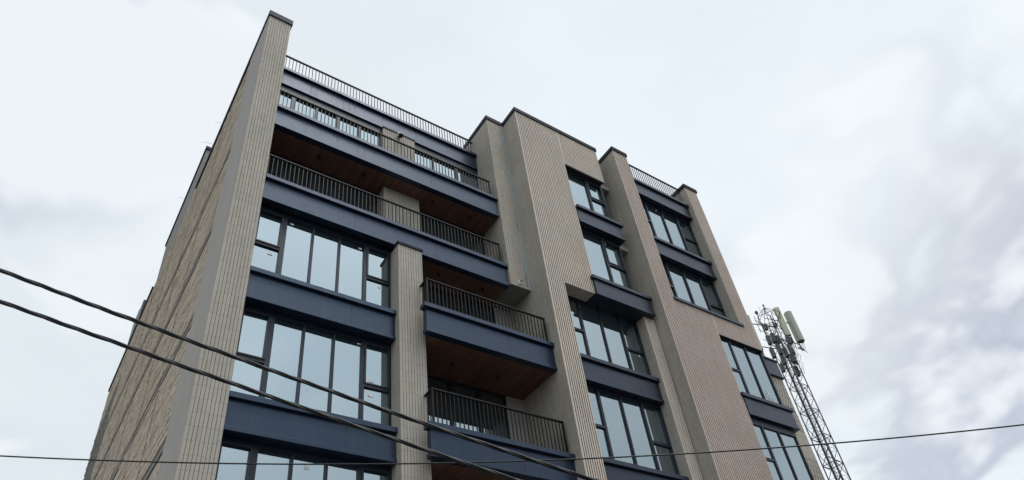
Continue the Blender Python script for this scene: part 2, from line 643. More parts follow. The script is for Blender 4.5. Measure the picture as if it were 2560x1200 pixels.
# set-back rooftop storey on the party wall
ph = MB().box(2.035, 7.5, 20.26, 26.4, 23.0, 25.95).build("penthouse", 'concrete', B)
coping(1.99, 7.6, 20.20, 26.5, 25.95, 26.12, parent=ph)
MB().box(1.99, 2.6, 29.7, 30.6, 24.0, 25.25).build("roof_duct", 'black', B)
MB().box(1.99, 2.6, 30.8, 32.0, 24.0, 25.5).build("roof_duct", 'black', B)
for (yy, dx, dz) in ((17.2, -0.12, 0.10), (18.2, -0.24, 0.05), (23.4, -0.14, 0.03)):
    zb = ZC - 0.02 if yy < 20 else 26.1
    wi = MB().tube([(2.1, yy, zb), (1.95, yy, zb + dz * 1.3), (1.95 + dx, yy + 0.02, zb + dz), (1.93 + dx * 1.3, yy, zb + dz - 0.12)], 0.0045, 5)
    wi.build("rebar_wire", 'concrete', B)

# middle pier
PX0, PX1, PY = 6.305, 7.015, 12.10
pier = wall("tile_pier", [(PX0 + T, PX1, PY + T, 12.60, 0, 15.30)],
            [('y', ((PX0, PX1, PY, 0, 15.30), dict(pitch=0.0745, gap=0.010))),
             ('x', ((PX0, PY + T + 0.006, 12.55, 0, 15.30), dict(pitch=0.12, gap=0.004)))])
coping(PX0 - 0.035, PX1 + 0.03, PY - 0.035, 12.36, 15.30, 15.385, parent=pier)
MB().box(6.33, 6.99, 12.60, 13.40, 0, 15.43).build("balcony_side_wall", 'plaster', B)

# hung tile block beside the long balconies
HX0, HX1, HY = 10.08, 10.80, 12.22
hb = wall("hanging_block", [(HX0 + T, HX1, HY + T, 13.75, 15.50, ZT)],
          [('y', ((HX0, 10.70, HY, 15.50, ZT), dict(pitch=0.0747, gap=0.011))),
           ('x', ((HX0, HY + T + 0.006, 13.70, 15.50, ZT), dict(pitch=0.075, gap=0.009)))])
MB().box(HX0 + 0.01, HX1 - 0.004, HY + 0.01, 13.40, 15.478, 15.499).build("soffit_board", 'concrete', hb)
MB().box(HX0 - 0.004, HX1 - 0.004, HY - 0.012, HY + 0.009, 15.465, 15.503).build("drip_edge", 'pale_render', hb)
poly = [(10.796, 15.505), (10.796, ZT)]
z = ZT
while z > 15.6:
    poly.append((10.705 + random.uniform(-0.025, 0.012) + 0.02 * math.sin(z * 2.1), z))
    z -= random.uniform(0.07, 0.2)
poly.append((10.69, 15.505))
MB().prism(poly, 'y', HY - 0.012, HY + 0.02).build("render_strip", 'pale_render', hb)
coping(HX0 - 0.04, 10.756, HY - 0.04, 13.78, parent=hb)

# central tower
CX0, CY = 10.80, 11.40
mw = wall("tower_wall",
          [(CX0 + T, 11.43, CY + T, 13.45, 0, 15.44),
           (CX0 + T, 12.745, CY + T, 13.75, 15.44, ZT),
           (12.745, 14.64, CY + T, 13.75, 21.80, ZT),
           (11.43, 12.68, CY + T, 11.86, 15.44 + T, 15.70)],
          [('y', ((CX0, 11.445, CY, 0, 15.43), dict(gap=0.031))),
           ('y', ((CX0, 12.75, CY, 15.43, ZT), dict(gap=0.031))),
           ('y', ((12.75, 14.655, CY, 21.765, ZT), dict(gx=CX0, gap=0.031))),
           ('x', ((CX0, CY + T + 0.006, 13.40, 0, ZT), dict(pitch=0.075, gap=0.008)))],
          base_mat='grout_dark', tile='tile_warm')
sc = MB()
x = CX0
while x < 12.70:
    if x > 11.42:
        sc.box(x + 0.01, min(x + 0.066, 12.69), CY + 0.002, 11.84, 15.432, 15.432 + T)
    x += 0.075
sc.build("soffit_tiles", 'tile_warm', mw)
MB().box(12.76, 14.665, CY - 0.012, CY + 0.03, 21.75, 21.764).build("drip_edge", 'pale_render', mw)
coping(CX0 - 0.042, 14.70, CY - 0.042, 13.80, parent=mw)

# third pier with the wall below it
RY = 11.0
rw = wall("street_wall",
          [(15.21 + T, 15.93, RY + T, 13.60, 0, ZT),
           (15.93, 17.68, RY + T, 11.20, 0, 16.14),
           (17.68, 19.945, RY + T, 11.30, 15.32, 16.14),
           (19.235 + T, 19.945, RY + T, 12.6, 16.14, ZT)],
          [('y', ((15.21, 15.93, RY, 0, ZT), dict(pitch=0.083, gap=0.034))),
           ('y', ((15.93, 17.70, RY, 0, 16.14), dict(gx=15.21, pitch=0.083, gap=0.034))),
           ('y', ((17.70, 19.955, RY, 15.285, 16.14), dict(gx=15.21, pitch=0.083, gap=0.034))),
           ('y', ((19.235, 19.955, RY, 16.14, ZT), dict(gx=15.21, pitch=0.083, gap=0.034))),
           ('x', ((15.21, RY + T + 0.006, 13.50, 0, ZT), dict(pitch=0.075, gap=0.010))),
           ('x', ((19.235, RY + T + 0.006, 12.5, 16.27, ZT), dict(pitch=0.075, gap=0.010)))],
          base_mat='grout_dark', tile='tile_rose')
coping(15.168, 15.972, RY - 0.042, 13.65, parent=rw)
coping(19.19, 19.995, RY - 0.042, 12.65, parent=rw)
MB().box(15.90, 19.36, RY - 0.05, 11.42, 16.141, 16.26).build("window_ledge", 'metal_warm', rw, bevel=0.006)
MB().box(17.70, 19.97, RY - 0.004, 11.14, 15.262, 15.284).build("lintel_trim", 'black', rw)
# narrow pier beside it
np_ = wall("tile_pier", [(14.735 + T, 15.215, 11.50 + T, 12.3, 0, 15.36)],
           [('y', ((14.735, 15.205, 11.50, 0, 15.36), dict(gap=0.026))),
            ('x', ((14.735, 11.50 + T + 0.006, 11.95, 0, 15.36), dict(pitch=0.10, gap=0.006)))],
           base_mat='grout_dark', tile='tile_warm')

# lower wing with pierced blocks
WX0, WX1, WY = 19.96, 20.735, 11.165
wg = MB().box(WX0, WX1, WY + 0.16, 20.0, 0, 15.12).build("side_wing", 'concrete', B)
MB().box(WX0, WX1, WY, WY + 0.159, 11.25, 12.21).box(WX0, WX1, WY, WY + 0.159, 0, 8.6).build("render_panel", 'tile', wg)
br = MB()


def pierced(z0, z1):
    n = round((z1 - z0) / 0.186)
    p = (z1 - z0) / n
    for r in range(n):
        a = z0 + r * p
        br.box(WX0, WX1, WY + 0.002, WY + 0.12, a, a + 0.045)
        k = 6
        q = (WX1 - WX0) / k
        for i in range(k + 1):
            c = WX0 + i * q + (0.02 if r % 2 else -0.02)
            br.box(max(WX0, c - 0.045), min(WX1, c + 0.045), WY, WY + 0.119, a + 0.045, a + p)


for pz in ((12.21, 14.39), (8.6, 11.25)):
    br = MB()
    pierced(*pz)
    br.build("pierced_blocks", 'tile', wg)
MB().box(WX0, WX1, WY + 0.121, WY + 0.158, 8.6, 14.39).build("dark_backing", 'black', wg)
wp = MB().box(19.965, 20.76, 11.115, 11.60, 14.455, 15.09).build("parapet_panel", 'metal_warm', wg)
MB().box(19.957, 20.80, 11.075, 11.62, 15.091, 15.16).build("coping", 'metal_warm', wp, bevel=0.006)
MB().box(19.957, 20.80, 11.085, 11.62, 14.392, 14.454).build("drip_lip", 'metal_warm', wp, bevel=0.006)


# ---- spandrels and balcony slabs
def fascia(name, x0, x1, y0, y1, z0, z1, cop=0.135, lip=0.10, mat='metal', end_l=False, end_r=False, pan=2.45, over=0.085):
    """dark sheet-metal band: core, seamed panels, projecting coping and a bottom lip"""
    xl = x0 + 0.012 if end_l else x0
    xr = x1 - 0.012 if end_r else x1
    core = MB().box(xl, xr, y0 + 0.012, y1, z0 + 0.004, z1 - 0.004).build(name, 'black', B)
    pm = MB()
    a = x0
    while a < x1 - 0.05:
        b = min(a + pan, x1)
        if x1 - b < 0.6:
            b = x1
        pm.box(a + (0.003 if a > x0 else 0), b - (0.003 if b < x1 else 0), y0, y0 + 0.0115, z0 + lip, z1 - cop)
        a = b
    if end_l:
        pm.box(x0, x0 + 0.0115, y0 + 0.0118, y1 - 0.002, z0 + lip, z1 - cop)
    if end_r:
        pm.box(x1 - 0.0115, x1, y0 + 0.0118, y1 - 0.002, z0 + lip, z1 - cop)
    pm.build("fascia_panel", mat, core)
    ol = over if end_l else 0
    orr = over if end_r else 0
    MB().box(x0 - ol, x1 + orr, y0 - over, y1 + 0.001, z1 - cop, z1).build("coping", mat, core, bevel=0.008)
    MB().box(x0 - ol * 0.4, x1 + orr * 0.4, y0 - over * 0.4, y1 + 0.0012, z0 - 0.002, z0 + lip).build("drip_lip", mat, core, bevel=0.008)
    return core


def planks(core, x0, x1, y0, y1, z):
    mb = MB()
    a = x0
    while a < x1 - 0.02:
        b = min(a + 0.0835, x1)
        mb.box(a, b, y0, y1, z - 0.014, z)
        a += 0.0925
    o = mb.build("soffit_boards", 'wood', core)
    MB().box(x0, x1, y0, y1, z + 0.001, z + 0.012).build("soffit_backing", 'black', core)
    return o


def downlight(core, x, y, z):
    o = MB().tube([(x, y, z), (x, y, z - 0.055)], 0.046, 14).build("downlight", 'black', core, smooth=False)
    return o


SY = 12.32
sp5 = fascia("spandrel", 2.70, 6.30, SY, 12.62, 12.20, 13.075)
sp4 = fascia("spandrel", 2.70, 6.30, SY, 12.62, 8.905, 9.74)
sp3 = fascia("spandrel", 2.70, 6.30, SY, 12.62, 5.55, 6.4)

s7 = fascia("balcony_slab", 2.705, 10.03, SY, 12.47, 18.45, 19.33, end_r=True)
s6 = fascia("balcony_slab", 2.705, 10.05, SY, 12.47, 15.43, 16.29, end_r=True)
sR = fascia("roof_slab", 2.705, 10.075, 13.15, 13.42, 21.69, 22.55)
b5 = fascia("balcony_slab", 6.855, 10.80, 11.73, 11.88, 12.24, 13.115, end_l=True)
b4 = fascia("balcony_slab", 6.82, 10.80, 11.73, 11.88, 8.88, 9.70, end_l=True)
b3 = fascia("balcony_slab", 6.82, 10.80, 11.73, 11.88, 5.45, 6.30, end_l=True)
# slab bodies with timber soffits and downlights
for core, (x0, x1, ya, yb, zb), lx, wx in (
        (s7, (2.71, 10.07, 12.471, 13.40, 18.46), (4.18, 5.56, 7.87, 9.24), 2.75),
        (s6, (2.71, 10.07, 12.471, 13.40, 15.44), (7.94, 9.41), 7.03),
        (b5, (7.02, 10.795, 11.881, 13.40, 12.25), (8.083, 9.495), 7.04),
        (b4, (7.02, 10.795, 11.881, 13.40, 8.89), (8.05, 9.47), 7.04),
        (b3, (7.02, 10.795, 11.881, 13.40, 5.46), (), 7.04)):
    MB().box(x0, x1, ya, yb, zb + 0.02, zb + 0.30).build("slab_body", 'black', core)
    planks(core, wx, x1 - 0.005, ya + 0.004, yb - 0.06, zb + 0.006)
    for xx in lx:
        downlight(core, xx, 12.78 if core in (s7, s6) else 12.65, zb - 0.008)

# centre bay
c7 = fascia("spandrel", 12.752, 14.77, 11.38, 11.66, 18.69, 19.51, mat='metal_warm', end_r=True)
c6 = fascia("spandrel", 12.66, 15.07, 11.325, 11.90, 15.36, 16.14, mat='metal_warm', end_l=True, end_r=True, over=0.06)
c5 = fascia("spandrel", 11.445, 14.735, 11.70, 11.95, 12.19, 13.04, mat='metal_warm')
c4 = fascia("spandrel", 11.445, 14.735, 11.70, 11.95, 8.95, 9.80, mat='metal_warm')
# right bay
r7 = fascia("spandrel", 15.935, 19.232, 11.215, 11.45, 18.57, 19.42, mat='metal_warm')
rR = fascia("roof_slab", 15.935, 19.232, 11.215, 11.55, 21.85, 22.68, mat='metal_warm')
# lower right bay window
l5 = fascia("spandrel", 17.71, 20.12, 10.975, 11.16, 12.13, 12.93, mat='metal_warm', end_l=True, end_r=True, over=0.06)
l4 = fascia("spandrel", 17.71, 20.12, 10.975, 11.16, 8.75, 9.6, mat='metal_warm', end_l=True, end_r=True, over=0.06)


# ---- windows
def window(name, x0, x1, z0, z1, y, mull, trans=(), fw=0.055, mw=0.055, dep=0.09, glass='glass', head=0.0, sashes=(), stickers=(), jr=0.0):
    """frame plus one sheet of panes; mull = list of centre x (or (x, width)); trans = list of (cell, z)"""
    f = MB()
    f.box(x0, x1, y, y + dep, z0, z0 + fw)
    f.box(x0, x1, y, y + dep, z1 - fw - head, z1)
    f.box(x0, x0 + fw, y + 0.001, y + dep - 0.001, z0 + fw, z1 - fw - head)
    f.box(x1 - fw - jr, x1, y + 0.001, y + dep - 0.001, z0 + fw, z1 - fw - head)
    xs = [x0 + fw]
    for q in mull:
        c, w = q if isinstance(q, tuple) else (q, mw)
        f.box(c - w / 2, c + w / 2, y + 0.002, y + dep - 0.002, z0 + fw, z1 - fw - head)
        xs += [c - w / 2, c + w / 2]
    xs.append(x1 - fw - jr)
    cells = [(xs[i], xs[i + 1]) for i in range(0, len(xs), 2)]
    for ci, zt in trans:
        a, b = cells[ci]
        f.box(a, b, y + 0.003, y + dep - 0.003, zt - 0.04, zt + 0.04)
    for ci, za, zb in sashes:            # opening lights: a slimmer frame standing proud
        a, b = cells[ci]
        w = 0.035
        f.box(a - 0.012, a + w, y - 0.018, y + 0.05, za, zb)
        f.box(b - w, b + 0.012, y - 0.018, y + 0.05, za, zb)
        f.box(a + w, b - w, y - 0.018, y + 0.05, za, za + w)
        f.box(a + w, b - w, y - 0.018, y + 0.05, zb - w, zb)
    o = f.build(name, 'frame', B)
    p = MB()
    for a, b in cells:
        # every pane sits a hair differently in its frame
        k = len(p.v)
        e = [random.uniform(-0.005, 0.005) for _ in range(3)]
        yy = y + dep * 0.6
        for (xx, zz, dy) in ((a - 0.01, z0 + fw - 0.01, e[0]), (b + 0.01, z0 + fw - 0.01, e[1]), (b + 0.01, z1 - fw - head + 0.01, e[1] + e[2]), (a - 0.01, z1 - fw - head + 0.01, e[0] + e[2])):
            p.v.append((xx, yy + dy, zz))
        for (xx, zz, dy) in ((a - 0.01, z0 + fw - 0.01, e[0]), (b + 0.01, z0 + fw - 0.01, e[1]), (b + 0.01, z1 - fw - head + 0.01, e[1] + e[2]), (a - 0.01, z1 - fw - head + 0.01, e[0] + e[2])):
            p.v.append((xx, yy + dy + 0.006, zz))
        p.f += [(k, k + 1, k + 2, k + 3), (k + 7, k + 6, k + 5, k + 4), (k, k + 4, k + 5, k + 1), (k + 1, k + 5, k + 6, k + 2), (k + 2, k + 6, k + 7, k + 3), (k + 3, k + 7, k + 4, k)]
    p.build("pane", glass, o)
    for (sx, sz, sw, sh) in stickers:
        MB().box(sx, sx + sw, y + dep * 0.6 - 0.012, y + dep * 0.6 - 0.005, sz, sz + sh).build("sticker", 'label', o)
    return o


LM = [(3.415, 0.115), 4.15, 4.865, (5.59, 0.085)]
LWY = 12.56
window("window", 2.70, 6.30, 13.075, 15.44, LWY, LM, [(0, 14.165), (4, 14.20)], head=0.10, jr=0.0,
       sashes=[(0, 14.20, 15.28), (4, 14.24, 15.28)],
       stickers=[(3.12, 13.93, 0.10, 0.06), (3.55, 15.16, 0.09, 0.05), (5.40, 15.14, 0.09, 0.05), (5.98, 13.98, 0.10, 0.07)])
window("window", 2.70, 6.30, 9.74, 12.21, LWY, LM, [(0, 10.83), (4, 10.87)], head=0.08,
       sashes=[(0, 10.87, 12.07), (4, 10.91, 12.07)],
       stickers=[(5.78, 11.02, 0.12, 0.07), (5.76, 10.62, 0.12, 0.08), (5.45, 12.0, 0.09, 0.04)])
window("window", 2.70, 6.30, 6.4, 8.91, LWY, LM, [(0, 7.4), (4, 7.5)], head=0.05,
       sashes=[(0, 7.44, 8.80), (4, 7.54, 8.80)],
       stickers=[(4.42, 8.56, 0.10, 0.07), (5.9, 8.35, 0.18, 0.12)])
# balcony doors
DY7 = 13.27
window("balcony_door", 2.705, 6.28, 16.0, 18.46, DY7, [(3.37, 0.10), 4.12, (4.84, 0.09), 5.61], fw=0.05, glass='door_glass')
window("balcony_door", 7.475, 10.075, 16.0, 18.46, DY7, [8.337, (9.20, 0.09)], fw=0.05, glass='door_glass')
DY8 = 13.175
window("balcony_door", 2.705, 6.31, 19.0, 21.685, DY8, [(3.35, 0.12), 4.10, (4.82, 0.08), 5.545], fw=0.06, head=0.33)
window("balcony_door", 7.48, 10.075, 19.0, 21.685, DY8, [8.26, (9.19, 0.10)], fw=0.06, head=0.33)
for zb, zt in ((12.55, 15.44), (9.19, 12.25), (5.76, 8.89)):
    window("balcony_door", 6.99, 10.20, zb, zt, 13.342, [(7.62, 0.08), (8.43, 0.09), (9.31, 0.10)], fw=0.06, glass='door_glass')
    MB().box(10.201, 10.80, 13.341, 13.6, zb, zt).build("balcony_end_wall", 'plaster', B)
# tile stubs between the balcony doors
st = wall("tile_stub", [(6.28 + T, 7.465, 12.91 + T, 13.42, 16.0, 18.45)],
          [('y', ((6.275, 7.468, 12.91, 16.0, 18.448), dict(gap=0.011))), ('x', ((6.275, 12.932, 13.26, 16.0, 18.448), dict(gap=0.008)))])
st = wall("tile_stub", [(6.32 + T, 7.472, 13.05 + T, 13.60, 19.0, 21.60)],
          [('y', ((6.315, 7.475, 13.05, 19.0, 21.60), dict(gap=0.012))), ('x', ((6.315, 13.072, 13.41, 19.0, 21.60), dict(gap=0.008)))])
coping(6.29, 7.50, 13.025, 13.148, 21.601, 21.66, parent=st)
MB().box(6.28, 7.50, 13.1485, 13.42, 21.601, 21.688).build("lintel_trim", 'black', st)
# centre bay windows
window("window", 12.75, 14.62, 19.51, 21.78, 11.60, [(13.86, 0.075)], [(1, 20.72)], head=0.06, sashes=[(1, 20.76, 21.63)])
window("window", 12.75, 14.70, 16.14, 18.70, 11.60, [(13.86, 0.075)], [(1, 17.42)], head=0.10, sashes=[(1, 17.46, 18.50)],
       stickers=[(13.98, 18.42, 0.08, 0.05)])
window("window", 11.44, 14.735, 13.04, 15.432, 11.868, [(12.305, 0.075), 13.138, (13.96, 0.07)], [(0, 14.19), (3, 14.11)], head=0.02,
       stickers=[(14.45, 13.95, 0.07, 0.05)])
window("window", 11.44, 14.735, 9.80, 12.20, 11.868, [(12.305, 0.075), 13.138, (13.96, 0.07)], [(0, 10.92), (3, 10.86)], head=0.05)
window("window", 11.44, 14.735, 6.5, 8.96, 11.868, [(12.305, 0.075), 13.138, (13.96, 0.07)], [(0, 7.6), (3, 7.6)])
# closing returns of the centre bay
MB().box(14.62, 14.76, 11.665, 13.6, 16.14, 21.80).build("bay_return", 'frame', B)
# right bay windows
RM = [(16.725, 0.07), 17.59, (18.455, 0.075)]
window("window", 15.932, 19.23, 19.42, 21.86, 11.40, RM, [(0, 20.68), (3, 20.69)], head=0.05, stickers=[(17.3, 21.62, 0.06, 0.05)])
window("window", 15.932, 19.23, 16.262, 18.58, 11.40, RM, [(0, 17.34), (3, 17.22)], head=0.05, stickers=[(18.95, 16.75, 0.06, 0.06)])
# lower right windows
LRM = [(18.265, 0.075), (19.055, 0.055)]
window("window", 17.70, 19.945, 12.93, 15.30, 11.075, LRM, [(0, 13.97)], fw=0.05, dep=0.07)
window("window", 17.70, 19.945, 9.6, 12.13, 11.075, LRM, [(0, 10.71)], fw=0.05, dep=0.07, head=0.20)
# white paper tags stuck low inside the right-hand panes
for zb in (13.0, 9.7):
    tg = MB()
    for i, (dx, dz) in enumerate(((0.02, 0.24), (0.15, 0.36), (0.10, 0.08), (0.22, 0.14), (0.34, 0.10))):
        tg.box(19.24 + dx, 19.265 + dx, 11.100, 11.106, zb + dz, zb + dz + 0.20)
    tg.build("sticker", 'label', B)

# ---- rooms behind the glass, roof and remaining shell
for zb in (2.6, 5.8, 9.1, 12.45, 15.66, 18.68, 21.95):
    sl = MB()
    sl.box(2.41, 6.32, 12.66 if zb < 15 else 13.5, 20.0, zb, zb + 0.22)
    sl.box(6.32, 10.815, 13.46, 20.0, zb, zb + 0.22)
    sl.box(10.83, 15.22, 13.76 if zb > 15 else 12.0, 20.0, zb - 0.04, zb + 0.18)
    if zb > 15:
        sl.box(12.76, 15.22, 11.97 if zb < 16 else 11.72, 13.755, zb - 0.04, zb + 0.18)
    sl.box(15.24, 19.94, 13.62 if zb < 15 else 11.52, 20.0, zb - 0.1, zb + 0.12)
    if zb < 15:
        sl.box(15.95, 19.94, 11.32, 13.61, zb - 0.1, zb + 0.12)
    sl.build("floor_slab", 'screed', B)
for zb, zt in ((2.83, 5.79), (6.03, 9.09), (9.33, 12.44), (12.68, 15.6), (15.9, 18.6), (18.92, 21.85)):
    rm = MB()
    rm.box(2.41, 19.9, 17.2, 17.35, zb, zt)
    rm.box(6.35, 6.47, 13.62, 17.19, zb, zt)
    rm.box(9.0, 9.12, 14.8, 17.19, zb, zt)
    rm.box(2.42, 10.8, 13.52, 17.15, zt - 0.06, zt - 0.02)
    rm.box(10.84, 15.2, 13.80, 17.15, zt - 0.12, zt - 0.07)
    rm.box(15.26, 19.9, 13.66, 17.15, zt - 0.18, zt - 0.13)
    rm.box(4.6, 4.7, 14.2, 17.19, zb, zt)
    rm.box(13.3, 13.42, 13.9, 17.19, zb, zt)
    rm.build("room_wall", 'room', B)
sh = MB()
sh.box(2.405, 19.93, 13.63, 36.0, 22.18, 22.6)
sh.box(19.70, 19.94, 12.65, 36.0, 0, 22.6)
sh.box(2.405, 19.69, 35.8, 36.0, 0, 22.17)
sh.build("roof", 'concrete', B)


# ---- railings
IND = []          # balusters built one by one
REST = MB()       # the remaining ones


def railing(x0, x1, y, z0, z1, pitch=0.113, individual=True, ret=None, posts=(), end_post=True):
    r = MB().box(x0, x1, y - 0.03, y + 0.03, z1 - 0.045, z1)
    if ret:
        r.box(x0, x0 + 0.06, y + 0.03, ret, z1 - 0.045, z1)
    o = r.build("railing", 'rail', B, bevel=0.005)
    for px in posts:
        MB().box(px - 0.022, px + 0.022, y - 0.02, y + 0.022, z0, z1 - 0.045).build("rail_post", 'rail', o)
    n = int((x1 - x0 - 0.06) / pitch)
    step = (x1 - x0 - 0.06) / n
    bars = [(x0 + 0.03 + i * step, y) for i in range(n + 1)]
    if ret:
        k = int((ret - y) / pitch)
        bars += [(x0 + 0.03, y + (i + 1) * (ret - y) / (k + 1)) for i in range(k)]
    for (bx, by) in bars:
        if any(abs(bx - p) < 0.03 and abs(by - y) < 0.01 for p in posts):
            continue
        dx = random.uniform(-0.002, 0.002)
        if individual:
            b = MB().box(bx - 0.011 + dx, bx + 0.011 + dx, by - 0.011, by + 0.011, z0, z1 - 0.045)
            b.build("baluster", 'rail', o)
        else:
            REST.box(bx - 0.011 + dx, bx + 0.011 + dx, by - 0.011, by + 0.011, z0, z1 - 0.045)
    return o


railing(6.90, 10.70, 11.76, 9.70, 10.65, ret=12.09, posts=(6.93, 10.67))
railing(6.90, 10.70, 11.76, 13.115, 14.02, ret=12.09, posts=(6.93, 10.67))
railing(2.71, 9.96, 12.37, 16.29, 17.20, individual=False, posts=(9.93,))
railing(2.71, 9.92, 12.37, 19.33, 20.17, individual=False, posts=(9.89,))
railing(2.71, 10.05, 13.30, 22.55, 23.56, individual=False, pitch=0.111)
railing(15.94, 19.18, 11.27, 22.68, 23.72, individual=False, pitch=0.118)
rest = REST.build("baluster", 'rail', B)
rest["kind"] = "stuff"

# ------------------------------------------------------------------ fixtures on the facade
# white twin security camera under the hanging block's front
c = root("security_camera", "small white security camera at the foot of the hanging tile block", "camera", (10.40, 12.22, 15.62))
MB().box(10.36, 10.44, 12.185, 12.2195, 15.58, 15.70).build("mount_plate", 'white', c, bevel=0.006)
MB().tube([(10.40, 12.185, 15.65), (10.40, 12.13, 15.65), (10.395, 12.10, 15.61)], 0.014, 8).build("arm", 'white', c, smooth=True)
MB().tube([(10.38, 12.14, 15.625), (10.36, 12.06, 15.585), (10.352, 12.03, 15.57)], [0.03, 0.034, 0.03], 12).build("camera_body", 'white', c, smooth=True)
MB().tube([(10.351, 12.029, 15.5695), (10.349, 12.022, 15.566)], 0.024, 12).build("lens", 'lens', c)
# white floodlight on the top-floor tile stub
c = root("floodlight", "white box floodlight with dark lamp head on the top floor tile stub", "light", (6.87, 13.05, 21.45))
MB().box(6.82, 6.93, 12.93, 13.049, 21.42, 21.58).build("housing", 'white', c, bevel=0.008)
hd = MB().obb((6.875, 12.90, 21.36), ((1, 0, 0), (0, 0.8, -0.6), (0, 0.6, 0.8)), (0.065, 0.075, 0.085)).build("lamp_head", 'black', c, bevel=0.02)
MB().obb((6.875, 12.853, 21.31), ((1, 0, 0), (0, 0.8, -0.6), (0, 0.6, 0.8)), (0.045, 0.02, 0.05)).build("lens", 'lens', hd)
# dark camera on the roof railing beside the hanging block
c = root("roof_camera", "dark bullet camera on a bracket at the end of the roof railing", "camera", (9.96, 13.25, 23.2))
MB().tube([(10.07, 13.25, 23.40), (9.96, 13.22, 23.36), (9.93, 13.20, 23.28)], 0.016, 8).build("bracket", 'black', c, smooth=True)
MB().tube([(9.97, 13.22, 23.27), (9.89, 13.14, 23.20), (9.87, 13.12, 23.19)], [0.04, 0.045, 0.04], 10).build("camera_body", 'black', c, smooth=True)

# ------------------------------------------------------------------ telecom mast behind the building
K = 0.9
TX, TY, TA = 38.70 * K, 20.0 * K, 0.417 * K


def tz(zz):
    return 1.6 + (zz - 1.6) * K


TT = root("telecom_mast", "tall lattice telecom mast with pale panel antennas behind the building", "mast", (TX, TY, 0))
ZL = tz(29.8)
for sx in (-1, 1):
    for sy in (-1, 1):
        MB().tube([(TX + sx * TA, TY + sy * TA, 0), (TX + sx * TA, TY + sy * TA, ZL)], 0.036, 8).build("leg", 'galv', TT, smooth=True)
bz = MB()
zz = 0.4
step = 1.80 * K
zz = tz(24.32) - step * 14
while zz < ZL - 0.3:
    cs = [(TX - TA, TY - TA), (TX + TA, TY - TA), (TX + TA, TY + TA), (TX - TA, TY + TA)]
    if zz > 0:
        for i in range(4):
            (ax, ay), (bx, by) = cs[i], cs[(i + 1) % 4]
            bz.tube([(ax, ay, zz), (bx, by, zz)], 0.024, 5)
            h = step / 2
            mx, my = (ax + bx) / 2, (ay + by) / 2
            zt = min(zz + step, ZL)
            bz.tube([(ax, ay, zz), (bx, by, zz + h)], 0.02, 5)
            bz.tube([(bx, by, zz + h), (ax, ay, zt)], 0.02, 5)
            bz.tube([(ax, ay, zz + h), (bx, by, zz + h)], 0.010, 5)
        bz.tube([(cs[0][0], cs[0][1], zz), (cs[2][0], cs[2][1], zz)], 0.012, 5)
    zz += step
bz.build("bracing", 'galv', TT)
# climbing ladder and feeder cables
ld = MB()
lx = TX - 0.05
ld.tube([(lx - 0.21, TY - 0.1, 0), (lx - 0.21, TY - 0.1, ZL - 2.2)], 0.016, 6)
ld.tube([(lx + 0.21, TY - 0.1, 0), (lx + 0.21, TY - 0.1, ZL - 2.2)], 0.016, 6)
zz = 0.3
while zz < ZL - 2.3:
    ld.tube([(lx - 0.21, TY - 0.1, zz), (lx + 0.21, TY - 0.1, zz)], 0.010, 5)
    zz += 0.36
ld.build("ladder", 'galv', TT)
MB().box(TX - TA + 0.03, TX - TA + 0.19, TY - TA + 0.05, TY - TA + 0.10, 0, ZL - 1.6).build("feeder_cable", 'tray', TT)
MB().box(TX + TA - 0.20, TX + TA - 0.04, TY + TA - 0.12, TY + TA - 0.06, 0, ZL - 1.4).build("feeder_cable", 'tray', TT)
# spiky head frame
hf = MB()
top = (TX + 0.10, TY, tz(31.05))
ring = []
for i in range(8):
    th = i * math.pi / 4 + 0.3
    ring.append((TX + 0.15 + 0.72 * math.cos(th), TY + 0.72 * math.sin(th), tz(30.15) + 0.10 * math.sin(3 * th)))
for i in range(8):
    hf.tube([ring[i], ring[(i + 1) % 8]], 0.018, 5)
    hf.tube([ring[i], top], 0.016, 5)
    q = ((-1) ** (i // 2), 1 if i % 4 < 2 else -1)
    hf.tube([ring[i], (TX + TA * (1 if math.cos(i * math.pi / 4 + 0.3) > 0 else -1), TY + TA * (1 if math.sin(i * math.pi / 4 + 0.3) > 0 else -1), ZL - 0.05)], 0.018, 5)
hf.tube([(TX - 0.1, TY, ZL - 0.3), (top[0], top[1], top[2] + 0.12)], 0.022, 6)
hf.build("head_frame", 'galv', TT)
MB().tube([(top[0], top[1], top[2] + 0.08), (top[0], top[1], top[2] + 0.22)], 0.05, 8).build("warning_lamp", 'black', TT)
MB().tube([(TX - 0.45, TY, tz(29.9)), (TX - 0.55, TY, tz(30.85))], 0.012, 5).build("lightning_rod", 'galv', TT)
# outrigger pipes for antennas
V1 = Vector((0.75, -0.66, 0)).normalized()      # towards the street


